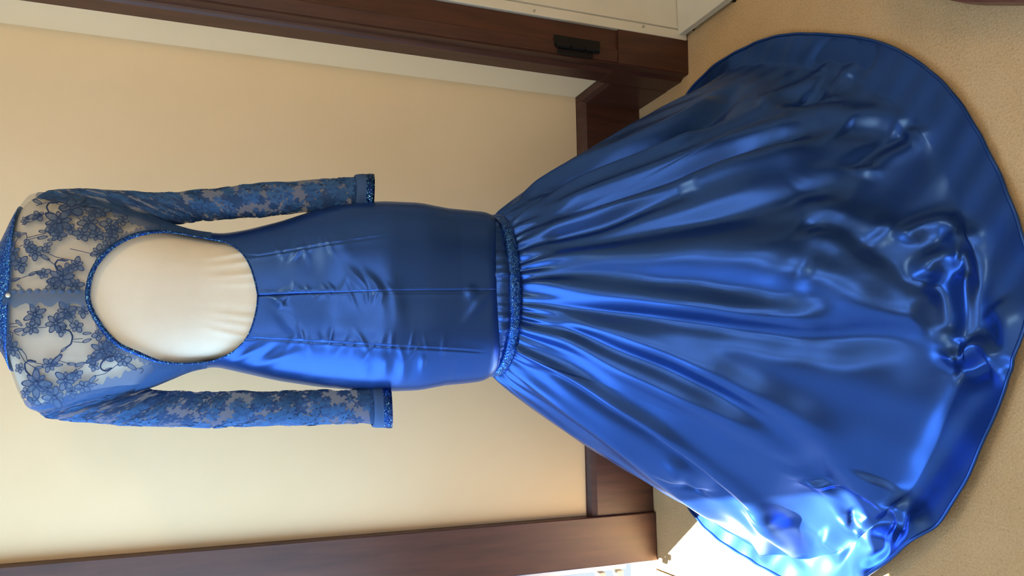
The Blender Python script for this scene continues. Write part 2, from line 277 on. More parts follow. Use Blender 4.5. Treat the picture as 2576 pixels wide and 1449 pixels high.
# ---------------------------------------------------------------- mesh helpers
def link(name, verts, faces, mats, parent=None, smooth=True, idx=None):
    me = bpy.data.meshes.new(name); me.from_pydata([tuple(v) for v in verts], [], faces)
    for m in (mats if isinstance(mats, (list, tuple)) else [mats]): me.materials.append(M[m])
    if idx is not None: me.polygons.foreach_set('material_index', idx)
    me.polygons.foreach_set('use_smooth', [smooth]*len(me.polygons)); me.update()
    o = bpy.data.objects.new(name, me); COL.objects.link(o)
    if parent: o.parent = parent; o.matrix_parent_inverse = parent.matrix_world.inverted()
    return o
def grid_faces(n, m, cu=False, cv=False):
    f = []
    for i in range(n if cu else n-1):
        for j in range(m if cv else m-1):
            i2, j2 = (i+1) % n, (j+1) % m
            f.append((i*m+j, i2*m+j, i2*m+j2, i*m+j2))
    return f
def grid_obj(name, P, mat, parent=None, cu=False, cv=False, smooth=True, flip=False):
    n, m = P.shape[:2]
    if n*m > 20000:                                  # large sheets are written straight from arrays
        i = np.arange(n if cu else n-1)[:,None]; j = np.arange(m if cv else m-1)[None,:]; i2, j2 = (i+1) % n, (j+1) % m
        F = np.stack(np.broadcast_arrays(i*m+j, i2*m+j, i2*m+j2, i*m+j2), -1).reshape(-1,4)
        if flip: F = F[:,::-1]
        me = bpy.data.meshes.new(name); me.vertices.add(n*m); me.vertices.foreach_set('co', np.ascontiguousarray(P, dtype=np.float32).ravel())
        me.loops.add(F.size); me.loops.foreach_set('vertex_index', np.ascontiguousarray(F, dtype=np.int32).ravel())
        me.polygons.add(len(F)); me.polygons.foreach_set('loop_start', np.arange(0,F.size,4,dtype=np.int32))
        me.update(calc_edges=True); me.validate(); me.materials.append(M[mat]); me.shade_smooth()
        o = bpy.data.objects.new(name, me); COL.objects.link(o)
        if parent: o.parent = parent; o.matrix_parent_inverse = parent.matrix_world.inverted()
        return o
    f = grid_faces(n, m, cu, cv)
    if flip: f = [q[::-1] for q in f]
    return link(name, P.reshape(-1,3).tolist(), f, mat, parent, smooth)
def solidify(o, t, off=1.0):
    s = o.modifiers.new('thickness', 'SOLIDIFY'); s.thickness = t; s.offset = off; return o
def box(name, lo, hi, mat, parent=None, bevel=.003):
    bm = bmesh.new(); bmesh.ops.create_cube(bm, size=1)
    for v in bm.verts: v.co = Vector([(lo[k]+hi[k])/2+v.co[k]*(hi[k]-lo[k]) for k in range(3)])
    if bevel: bmesh.ops.bevel(bm, geom=bm.edges[:], offset=bevel, segments=2, affect='EDGES', profile=.5)
    me = bpy.data.meshes.new(name); bm.to_mesh(me); bm.free(); me.materials.append(M[mat])
    o = bpy.data.objects.new(name, me); COL.objects.link(o)
    if parent: o.parent = parent; o.matrix_parent_inverse = parent.matrix_world.inverted()
    return o
def prism(name, prof, axis, a, b, mat, parent=None):
    """profile (pairs) swept along axis from a to b; axis 'x': prof=(y,z), 'y': prof=(x,z), 'z': prof=(x,y)"""
    n = len(prof); V = []
    for t in (a, b):
        for p, q in prof: V.append({'x':(t,p,q),'y':(p,t,q),'z':(p,q,t)}[axis])
    f = [(i,(i+1)%n,n+(i+1)%n,n+i) for i in range(n)]+[tuple(range(n))[::-1], tuple(range(n,2*n))]
    o = link(name, V, f, mat, parent, False); bm = bmesh.new(); bm.from_mesh(o.data); bmesh.ops.recalc_face_normals(bm, faces=bm.faces[:]); bm.to_mesh(o.data); bm.free()
    return o
def struct(o): o['kind'] = 'structure'; return o
def tag(o, label, cat, group=None):
    o['label'] = label; o['category'] = cat
    if group: o['group'] = group
    return o
def empty(name, loc):
    o = bpy.data.objects.new(name, None); COL.objects.link(o); o.location = loc; o.empty_display_size = .1
    bpy.context.view_layer.update(); return o
def tube(name, pts, r, mat, parent=None, seg=10, flat=1.0, closed=False):
    P = np.array(pts, float); n = len(P); ring = []
    for i in range(n):
        t = P[(i+1)%n]-P[i-1] if closed else P[min(i+1,n-1)]-P[max(i-1,0)]
        t /= np.linalg.norm(t)+1e-12; u = np.cross(t, [0,0,1.0])
        if np.linalg.norm(u) < 1e-3: u = np.cross(t, [1.0,0,0])
        u /= np.linalg.norm(u); v = np.cross(t, u)
        rr = r[i] if hasattr(r, '__len__') else r
        ring.append([P[i]+rr*(math.cos(a)*u*flat+math.sin(a)*v) for a in np.linspace(0,2*PI,seg,endpoint=False)])
    return grid_obj(name, np.array(ring), mat, parent, cu=closed, cv=True)
def smooth_line(pts, n):
    P = np.array(pts, float); d = np.concatenate([[0], np.cumsum(np.linalg.norm(np.diff(P,axis=0),axis=1))])
    t = np.linspace(0, d[-1], n); Q = np.stack([np.interp(t, d, P[:,k]) for k in range(P.shape[1])], 1)
    for _ in range(max(1, n//8)):
        Q[1:-1] = (Q[:-2]+2*Q[1:-1]+Q[2:])/4
    return Q

# ---------------------------------------------------------------- the room
XL, XR, YB, YF, ZC = -.53, 2.3, 2.02, -2.2, 2.45
GY0, GY1, GZ = .58, 2.0, 2.03                # glazed garden door in the left wall
floor = struct(box('floor', (XL-.12,YF-.1,-.06), (XR+.1,YB+.12,0), 'carpet', bevel=0))
struct(box('ceiling', (XL-.12,YF-.1,ZC), (XR+.1,YB+.12,ZC+.08), 'ceiling', bevel=0))
struct(box('wall_back', (-.492,YB,0), (.86,YB+.12,ZC), 'wall', bevel=0))
wr = struct(box('wall_right', (.845,1.765,0), (.93,YB+.12,ZC), 'wall', bevel=0))
struct(box('wall_outer', (XR,YF-.1,0), (XR+.1,YB+.12,ZC), 'wall', bevel=0))
struct(box('wall_alcove', (.93,YB,0), (XR,YB+.12,ZC), 'wall', bevel=0))
wl = struct(box('wall_left', (XL-.12,.02,0), (XL,GY0,ZC), 'wall', bevel=0))
for lo, hi in (((XL-.12,GY0,GZ),(XL,YB+.12,ZC)), ((XL-.12,YF,0),(XL,-1.52,ZC)), ((XL-.12,-1.52,0),(XL,.02,.92)), ((XL-.12,-1.52,2.18),(XL,.02,ZC))):
    box('wall_section', lo, hi, 'wall', wl, 0)
wf = struct(box('wall_front', (XL-.12,YF-.1,0), (-.22,YF,ZC), 'wall', bevel=0))
for lo, hi in (((1.32,YF-.1,0),(XR,YF,ZC)), ((-.22,YF-.1,0),(1.32,YF,1.02)), ((-.22,YF-.1,2.18),(1.32,YF,ZC))):
    box('wall_section', lo, hi, 'wall', wf, 0)
def pane_mat():
    m, nt, b_ = new_mat('clear_glass'); b_.inputs['Base Color'].default_value = (.9,.95,1,1); b_.inputs['Roughness'].default_value = .05; b_.inputs['Alpha'].default_value = .06; return m
M['pane'] = pane_mat()
w1 = struct(box('window_1', (-.22,YF-.08,1.0), (1.32,YF+.03,1.03), 'white'))
for x in (-.195,.55,1.295): box('window_frame', (x-.025,YF-.06,1.03), (x+.025,YF-.01,2.18), 'white', w1)
box('window_frame', (-.17,YF-.06,2.13), (1.27,YF-.01,2.18), 'white', w1); box('pane', (-.17,YF-.04,1.03), (1.27,YF-.036,2.13), 'pane', w1, 0)
w2 = struct(box('window_2', (XL-.08,-1.52,.90), (XL+.03,.02,.93), 'white'))
for y in (-1.495,-.75,-.005): box('window_frame', (XL-.06,y-.025,.93), (XL-.01,y+.025,2.18), 'white', w2)
box('window_frame', (XL-.06,-1.47,2.13), (XL-.01,-.03,2.18), 'white', w2); box('pane', (XL-.04,-1.47,.93), (XL-.036,-.03,2.13), 'pane', w2, 0)
d1 = struct(box('door_1', (XL-.10,GY0,0), (XL+.012,GY1,.016), 'metal', bevel=.002))          # sill track of the glazed door
box('door_frame', (XL-.10,GY0,.016), (XL+.004,GY0+.03,GZ), 'metal', d1, .002)
box('door_frame', (XL-.10,GY0,GZ-.04), (XL+.004,GY1,GZ), 'metal', d1, .002)
box('pane', (XL-.05,GY0+.04,.016), (XL-.046,GY1,GZ-.04), 'pane', d1, 0)
struct(box('sun_blocker', (-2.6,-.5,2.60), (XL-.13,1.985,2.68), 'ceiling', bevel=0))      # unseen slab added outside to cut the sun patch short
# skirting boards with a chamfered top
def skirt_prof(p0, sgn): return [(p0,0),(p0-sgn*.022,0),(p0-sgn*.022,.178),(p0-sgn*.016,.192),(p0-sgn*.006,.200),(p0,.202)]
struct(prism('baseboard_back', skirt_prof(YB, 1), 'x', -.36, .845, 'wood'))
struct(prism('baseboard_right', skirt_prof(.845, 1), 'y', 1.845, YB-.0, 'wood'))
# dark corner post between the back wall and the garden door
t1 = struct(box('trim_1', (-.492,YB-.034,0), (-.360,YB+.01,ZC), 'wood', bevel=.003))
box('weather_strip', (-.506,YB-.030,.10), (-.4925,YB-.010,2.0), 'metal', t1, .001)
for z in (.17,.115): box('strike_plate', (-.520,YB-.045,z), (-.506,YB-.020,z+.022), 'white', t1, .002)
# dark frame of the cupboard on the right: architrave on the return wall, post and inner lining
t2 = struct(prism('trim_2', [(.845,1.847),(.829,1.847),(.826,1.842),(.826,1.786),(.831,1.780),(.836,1.778),(.836,1.764),(.834,1.742),(.925,1.738),(.925,1.80),(.845,1.80)], 'z', .215, 2.14, 'wood'))
prism('plinth_block', [(.845,1.850),(.826,1.850),(.824,1.846),(.824,1.772),(.832,1.760),(.832,1.738),(.836,1.734),(.928,1.730),(.928,1.80),(.845,1.80)], 'z', 0, .215, 'wood', t2)
prism('bead', [(.838,1.744),(.838,1.738),(.868,1.733),(.872,1.739)], 'z', .216, 2.13, 'wood', t2)
hg = tag(empty('door_hinge', (.85,1.735,.33)), 'black iron hinge low on the dark cupboard frame', 'hinge')
box('hinge_leaf', (.856,1.7305,.27), (.884,1.735,.40), 'hinge', hg, .001)
box('hinge_leaf', (.836,1.7325,.29), (.857,1.738,.39), 'hinge', hg, .001)
for k in range(3): tube('knuckle', [(.855,1.729,.275+.042*k),(.855,1.729,.312+.042*k)], .0055, 'hinge', hg, 12)
# white cupboard beside the frame
cb = tag(empty('white_cupboard', (1.2,1.74,0)), 'white painted cupboard standing next to the dark frame, a board at its foot', 'cupboard')
box('stile', (.926,1.728,.004), (.952,1.77,2.1), 'white', cb, .002)
dr = box('door_panel', (.955,1.734,.012), (1.55,1.765,2.1), 'white', cb, .002)
prism('groove_bead', [(.953,1.736),(.956,1.728),(.964,1.728),(.967,1.736)], 'z', .01, 2.1, 'white', cb)
box('side_panel', (1.55,1.70,0), (1.59,1.80,2.1), 'white', cb, .002)
fb = box('foot_board', (.938,1.515,.010), (1.56,1.732,.030), 'white', cb, .002)
tube('board_foot', [(.945,1.522,0),(.945,1.522,.010)], .008, 'hinge', cb, 10)
tube('board_foot', [(.95,1.70,0),(.95,1.70,.010)], .008, 'hinge', cb, 10)
tube('board_foot', [(1.54,1.70,0),(1.54,1.70,.010)], .008, 'hinge', cb, 10)
for z, x in ((.455,.936),(.14,.944)): tube('nail_hole', [(x,1.7285,z),(x,1.7265,z)], .0035, 'hinge', cb, 8)
# added fill light shaped as a pendant, out of view, warming the right side
pl = tag(empty('added_fill_lamp', (.75,.35,1.95)), 'added warm fill light shaped as a pendant lamp, out of view', 'lamp')
M['shade'] = plain('cream_shade', (.75,.66,.5), .8); M['bulb'] = plain('warm_bulb', (1,.8,.55), .4)
_b = M['bulb'].node_tree.nodes['Principled BSDF']; _b.inputs['Emission Color'].default_value = (1,.66,.32,1); _b.inputs['Emission Strength'].default_value = 8
tube('cord', [(.75,.35,2.14),(.75,.35,ZC)], .004, 'hinge', pl, 8)
_t = np.linspace(0,2*PI,40,endpoint=False)
solidify(grid_obj('lamp_shade', np.array([[(.75+r*math.cos(t),.35+r*math.sin(t),z) for t in _t] for z, r in ((1.98,.19),(2.05,.15),(2.12,.08),(2.14,.02))]), 'shade', pl, cv=True), .003)
grid_obj('bulb', np.array([[(.75+.035*math.sin(q)*math.cos(t),.35+.035*math.sin(q)*math.sin(t),2.03+.045*math.cos(q)) for t in _t[::2]] for q in np.linspace(.05,PI-.05,12)]), 'bulb', pl, cv=True)
_l = lamp('added_fill_light', 'POINT', 9.5, (1.0,.66,.30), (.75,.35,1.955), shadow_soft_size=.06); _l.parent = pl; _l.matrix_parent_inverse = pl.matrix_world.inverted()
# dark red wooden foot of a piece of furniture at the edge of the picture
st = tag(empty('wooden_cabinet', (.783,.705,0)), 'reddish brown wooden furniture base at the edge of the carpet', 'furniture')
a = np.linspace(0, 2*PI, 64, endpoint=False)
def rounded(cx, cy, hx, hy, rot):
    e = 2/5.0; x = hx*np.sign(np.cos(a))*np.abs(np.cos(a))**e; y = hy*np.sign(np.sin(a))*np.abs(np.sin(a))**e
    return np.stack([cx+x*math.cos(rot)-y*math.sin(rot), cy+x*math.sin(rot)+y*math.cos(rot)], 1)
def slab(name, z0, z1, hx, hy, mat):
    rows = []
    for z, k in ((z0,.001),(z0,1),(z0+.004,1.008),(z1-.006,1.008),(z1,.99),(z1,.001)):
        q = rounded(.783,.705,hx*k,hy*k,-.445); rows.append(np.c_[q, np.full(64,z)])
    return grid_obj(name, np.array(rows), mat, st, cv=True, smooth=False)
M['redwood'] = noisy('reddish_wood', (.11,.035,.022), (.17,.060,.035), 8, .4, .08, .001, (1,5,5), 5)
slab('base', 0, .045, .22, .20, 'redwood'); slab('cabinet_body', .045, .40, .16, .15, 'redwood'); slab('top', .40, .42, .19, .18, 'redwood')

# ---------------------------------------------------------------- dressmaker's form
form = tag(empty('dress_form', (AX,AY,0)), 'cream jersey dressmaker form showing through the open back of the blue gown', 'dress form')
zz = np.concatenate([np.linspace(.60,1.19,80), np.linspace(1.195,1.53,80), [1.55,1.58,1.605]])
th = np.linspace(-PI, PI, 160, endpoint=False)
Z, T = np.meshgrid(zz, th, indexing='ij')
P = body_pt(Z, T, -.006-.02*np.clip((.79-Z)/.07,0,1))
# soft creases of the jersey pulled to the waist
rng = np.random.default_rng(4)
for k in range(9):
    x0 = .163+(k-4)*.020+rng.uniform(-.004,.004); slope = (k-4)*.10
    xx = x0+(P[...,2]-1.12)*(-slope)*.6
    g = np.exp(-((P[...,0]-xx)/.0045)**2)*np.clip((1.215-P[...,2])/.10,0,1)*np.clip((P[...,2]-1.06)/.03,0,1)*(np.cos(T)>0)
    P[...,1] -= .0060*g*rng.uniform(.5,1)
tor = grid_obj('torso', P, 'cream', form, cv=True, flip=True)
top = P[-1]; nc = np.array([top.mean(0)+np.array([0,0,.012])]); rows = np.stack([top, top*.5+nc*.5+np.array([0,0,.006]), np.repeat(nc,len(top),0)])
grid_obj('neck_cap', rows, 'cream', form, cv=True, flip=True)
tube('stand_pole', [(AX,AY,.03),(AX,AY,.70)], .014, 'metal', form, 16)
bs = []
for z, r in ((0,.02),(0,.17),(.008,.175),(.02,.165),(.034,.03),(.05,.02)):
    bs.append([(AX+r*math.cos(t), AY+r*math.sin(t), z) for t in np.linspace(0,2*PI,48,endpoint=False)])
grid_obj('stand_base', np.array(bs), 'hinge', form, cv=True)

# ---------------------------------------------------------------- the gown
gown = tag(empty('evening_gown', (AX,AY-.10,0)), 'royal blue satin gown with lace sleeves, open keyhole back and a spreading train', 'dress')
OFF = .004
kr = np.array(sorted((z,x) for x,z in KEYR)); kl = np.array(sorted((z,x) for x,z in KEYL))
ZK0, ZK1 = min(kr[0,0],kl[0,0]), max(kr[-1,0],kl[-1,0])
def smooth_key(k):
    zc, h = (ZK0+ZK1)/2, (ZK1-ZK0)/2
    ang = np.arcsin(np.clip((k[:,0]-zc)/h,-1,1)); aa = np.linspace(-PI/2,PI/2,160); x = np.interp(aa, ang, k[:,1])
    for _ in range(30): x[1:-1] = (x[:-2]+2*x[1:-1]+x[2:])/4
    return zc+h*np.sin(aa), x
KRz, KRx = smooth_key(kr); KLz, KLx = smooth_key(kl)
xm0 = (KRx[0]+KLx[0])/2; xm1 = (KRx[-1]+KLx[-1])/2
KRx[0]=KLx[0]=xm0; KRx[-1]=KLx[-1]=xm1
def key_x(z, side):
    zs, xs = (KRz, KRx) if side > 0 else (KLz, KLx)
    mid = np.interp(z, [.6,ZK0,ZK1,1.53], [.185,xm0,xm1,.157])
    return np.where((z > ZK0) & (z < ZK1), np.interp(z, zs, xs), mid)
ZS = 1.205                                       # lace above, satin below
aa = np.linspace(-PI/2, PI/2, 150); zk = (ZK0+ZK1)/2+(ZK1-ZK0)/2*np.sin(aa)
def bodice(name, zlist, side, mat, n, wrinkle=None, front=PI):
    zlist = np.array(zlist); q = np.linspace(0,1,n)**1.15
    kx = key_x(zlist, side); t0 = body_theta(kx, zlist, OFF)
    T = t0[:,None]+(side*front-t0[:,None])*q[None,:]
    Z = np.repeat(zlist[:,None], n, 1)
    P = body_pt(Z, T, OFF)
    if wrinkle is not None: P = wrinkle(P, T)
    return grid_obj(name, P, mat, gown, flip=side < 0)
# --- satin body with centre seam, two dart seams and the puckers beside them
def hem_z(T): return .668+.020*np.clip(np.cos(T),0,1)**2+.003*np.sin(3*T+.6)
cs = np.array([(.1635,1.125),(.168,.95),(.172,.82),(.176,.70)])
dl = np.array([(.0884,1.116),(.080,1.0),(.072,.87),(.065,.72)]); dr_ = np.array([(.233,1.119),(.250,1.03),(.268,.93),(.280,.86)])
def seam_x(c, z): return np.interp(z, c[::-1,1], c[::-1,0])
PUCK = []
rng = np.random.default_rng(11)
for c, z0, z1, n in ((cs,.90,1.10,15),(dl,.86,1.08,13),(dr_,1.0,1.10,7),(dl,.80,.87,3)):
    for k in range(n):
        z = z0+(z1-z0)*(k+rng.uniform(-.25,.25))/n; s = 1 if rng.random() < .5 else -1
        PUCK.append((seam_x(c,z)+s*rng.uniform(.004,.010), z, rng.uniform(.010,.020), rng.uniform(.0030,.0052), s*rng.uniform(-.5,.9), rng.uniform(.0008,.0020)))
# larger drag folds: x, z, half length, half width, slope (dz/dx), height
PUCK += [(.150,1.085,.020,.007,1.3,.0030),(.120,1.075,.030,.010,1.0,.0028),(.060,1.135,.030,.006,-1.6,.0030),(.050,1.090,.030,.007,-2.6,.0035),(.066,1.10,.018,.006,-1.2,-.0025),
         (.190,.950,.024,.008,.9,.0032),(.185,.925,.022,.007,.8,.0030),(.160,.915,.03,.012,.3,.0025),(.150,.885,.04,.014,.2,.0030),(.172,.745,.012,.010,.2,.0040),(.150,.735,.030,.008,-.7,.0035),
         (.040,.90,.02,.010,.1,.0035),(.035,.865,.02,.009,.15,.0030),(.045,.83,.014,.006,.1,.0022),(.030,.935,.022,.012,0,.0030),(.26,.985,.03,.016,.5,.0022),(.22,1.03,.03,.02,.1,-.0020),(.115,.99,.05,.03,.5,.0025),(.19,1.0,.04,.03,.2,-.002)]
def satin_wrinkle(P, T):
    X, Z = P[...,0], P[...,2]; d = np.zeros_like(X); bk = np.clip(np.cos(T)*3,0,1)
    for c, lo in ((cs,.70),(dl,.72),(dr_,.86)):
        sx = seam_x(c, Z); fade = np.clip((Z-lo)/.02,0,1)
        d -= .0016*np.exp(-((X-sx)/.0016)**2)*fade; d += .0010*np.exp(-((X-sx)/.007)**2)*fade
    for x, z, L, w_, sl, h in PUCK:
        cth, sth = 1/math.hypot(1,sl), sl/math.hypot(1,sl)
        u = (X-x)*cth+(Z-z)*sth; v = -(X-x)*sth+(Z-z)*cth
        d += h*np.exp(-(u/L)**2-(v/w_)**2)
    P = P.copy(); P[...,1] -= d*bk
    # hem of the hip panel: lower edge follows the hip, a little proud
    return P
zl = np.unique(np.round(np.concatenate([zk[zk < ZS], np.linspace(.70,.722,16), np.linspace(.724,ZK0,185), [ZS]]), 5))
def satin_rows(P, T):
    P = satin_wrinkle(P, T); Zo = P[...,2].copy()
    lo = np.clip((.76-P[...,2])/.06, 0, 1)
    P[...,2] -= lo*(.70-hem_z(T))
    q = np.clip((.716-Zo)/.016, 0, 1); c = np.array([AX,AY]); k = 1+.022*lo-.040*q**2
    P[...,0] = c[0]+(P[...,0]-c[0])*k; P[...,1] = c[1]+(P[...,1]-c[1])*k
    return P
for side, nm in ((1,'right'),(-1,'left')):
    solidify(bodice('satin_panel', zl, side, 'satin', 200, satin_rows), .0018)
# --- lace yoke
yoke = bodice('lace_yoke', np.unique(np.concatenate([[ZS], zk[zk > ZS], np.linspace(ZK1,1.505,40)])), 1, 'net', 90)
ly = bodice('lace_yoke', np.unique(np.concatenate([[ZS], zk[zk > ZS], np.linspace(ZK1,1.505,40)])), -1, 'net', 90)
def drop(x, z, o=.0055):
    x = min(max(x, float(tabs(BL,z))+.001-o), float(tabs(BR,z))-.001+o)
    return (x, float(body_back_y(x, z, o)), z)
def keep_out(x, z):
    if ZK0 < z < ZK1:
        xl, xr = float(key_x(np.array(z),-1)), float(key_x(np.array(z),1))
        if xl < x < xr: return xl if x < (xl+xr)/2 else xr
    return x
def ellipse_patch(cx, cz, L, W, ang, o, pts, faces, mats, n=14, cord=.16):
    c, s = math.cos(ang), math.sin(ang); base = len(pts); pts.append(drop(cx, cz, o))
    for k in (1-cord*1.6, 1.0):
        for i in range(n):
            t = 2*PI*i/n; tip = 1-.25*math.cos(t)*(abs(math.sin(t)))
            u, v = L*k*math.cos(t), W*k*math.sin(t)*tip
            pts.append(drop(keep_out(cx+u*c-v*s, cz+u*s+v*c), cz+u*s+v*c, o))
    for i in range(n):
        j = (i+1) % n
        faces.append((base, base+1+i, base+1+j)); mats.append(0)
        faces.append((base+1+i, base+1+n+i, base+1+n+j, base+1+j)); mats.append(1)
def flower(x, z, r, n, rot, o=.0055):
    pts, faces, mats = [], [], []
    for k in range(n):
        a_ = rot+2*PI*k/n; rr = r*(1+.18*math.sin(3*k+x*90))
        ellipse_patch(x+math.cos(a_)*rr*.56, z+math.sin(a_)*rr*.56*.9, rr*.46, rr*min(.40, 1.95/n), a_, o+.0004*(k%3), pts, faces, mats)
    ellipse_patch(x, z, r*.17, r*.17, 0, o+.0015, pts, faces, mats, 8)
    return pts, faces, mats
rng = np.random.default_rng(2)
for x, z, r, n in FLOWERS:
    p, f, mi = flower(x, z, r, n, rng.uniform(0,6)); link('lace_flower', p, f, ['lace','cord'], yoke if x > .157 else ly, False, mi)
for x0, z0, x1, z1 in LEAVES:
    p, f, mi = [], [], []; L = math.hypot(x1-x0,z1-z0)
    ellipse_patch((x0+x1)/2, (z0+z1)/2, L*.62, L*.24, math.atan2(z1-z0,x1-x0), .006, p, f, mi)
    link('lace_leaf', p, f, ['lace','cord'], yoke if x0 > .157 else ly, False, mi)
for l in STEMS:
    q = smooth_line(l, 6*len(l)); hook = len(l) > 4
    tube('lace_stem', [drop(x,z,.0062) for x,z in q], .0013 if hook else .00055, 'cord', yoke if l[0][0] > .157 else ly, 5)
# dense lace along the keyhole, the armholes, the underarm and the collar
def lace_strip(name, zs, xa, xb, par, n=8, o=.0052):
    P = np.array([[drop(xa(z)+(xb(z)-xa(z))*q, z, o) for q in np.linspace(0,1,n)] for z in zs])
    return grid_obj(name, P, 'net_dense', par)
for side, par in ((1,yoke),(-1,ly)):
    edge = (lambda z: float(tabs(BR,z)) ) if side > 0 else (lambda z: float(tabs(BL,z)))
    key = lambda z, s_=side: float(key_x(np.array(z), s_))
    zs = np.linspace(ZK1-.0005, ZS, 120)
    lace_strip('keyhole_lace', zs, key, lambda z: key(z)+side*(.011+.0022*math.sin(z*900)+.002*math.sin(z*370)), par)
    lace_strip('armhole_lace', np.linspace(1.47,1.24,90), edge, lambda z: edge(z)-side*min(abs(edge(z)-key(z)), .016+.020*np.clip((1.40-z)/.12,0,1)+(.003*math.sin(z*500)+.003*math.sin(z*230))*np.clip((z-1.29)/.03,0,1)), par)
    zu = np.linspace(1.315, ZS-.008, 60); tk = body_theta(key_x(zu, side), zu, OFF); rp = np.clip((1.318-zu)/.055, 0, 1)**.7
    t0 = side*1.62+(tk-side*1.62)*rp; TT = t0[:,None]+(side*2.4-t0[:,None])*np.linspace(0,1,24)[None,:]
    grid_obj('underarm_lace', body_pt(np.repeat(zu[:,None],24,1), TT, .0046), 'underarm', par, flip=side < 0)
    lace_strip('neck_lace', np.linspace(1.502,1.490,6), lambda z: .157, lambda z: .157+side*.085, par, 14)
# placket with covered buttons down the nape
zp = np.linspace(ZK1+.002, 1.502, 50); up = np.linspace(0,1,10)
P = np.array([[drop(.1615-.0015*math.sin(z*420)-(.024+.004*math.sin(z*260))*u, z, .0068+.0012*math.sin(PI*u)) for u in up] for z in zp])
pk = grid_obj('lace_placket', P, 'placket' if 'placket' in M else 'lace', yoke)
for k in range(9):
    z = 1.392+.0115*k; c = drop(.160, z, .009)
    pts = [(c[0]+.0042*math.sin(t)*math.cos(a_), c[1]-.003*math.cos(t), c[2]+.0042*math.sin(t)*math.sin(a_)) for t in np.linspace(.05,PI/2,6) for a_ in np.linspace(0,2*PI,12,endpoint=False)]
    grid_obj('covered_button', np.array(pts).reshape(6,12,3), 'cover' if 'cover' in M else 'lace', yoke, cv=True)
# --- glitter piping of the keyhole and the collar
def key_loop():
    R_ = [(x,z) for z, x in zip(KRz, KRx)]; L_ = [(x,z) for z, x in zip(KLz, KLx)]
    return R_[::-1]+L_[1:-1]
loop = [q for q in key_loop()]
pts, rad = [], []
for x, z in loop:
    pts.append(drop(x, z, .0055)); rad.append(.0014+.0026*np.clip((z-1.24)/.06,0,1))
M['glitter_mid'] = glitter('deep_blue_glitter', .6)
tube('keyhole_piping', pts, rad, 'glitter_mid', gown, 8, closed=True)
zc_ = np.linspace(1.496,1.528,8); tt = np.linspace(-PI,PI,120,endpoint=False)
P = np.array([[body_pt(np.array(z), np.array(t), .006+.0025*math.sin(PI*(z-1.496)/.032)) for t in tt] for z in zc_]).reshape(8,120,3)
P[...,2] = P[...,2]+.006*np.cos(tt)[None,:]*-.4
col_ = solidify(grid_obj('collar_band', P, 'glitter', gown, cv=True, flip=True), .0015)
bt = MARKS[0]
pts = [(bt[0]+.0035*math.sin(t)*math.cos(a_), bt[1]-.010-.0035*math.cos(t), bt[2]+.004+.0035*math.sin(t)*math.sin(a_)) for t in np.linspace(.05,PI-.05,8) for a_ in np.linspace(0,2*PI,12,endpoint=False)]
grid_obj('pearl_button', np.array(pts).reshape(8,12,3), 'cream', gown, cv=True)

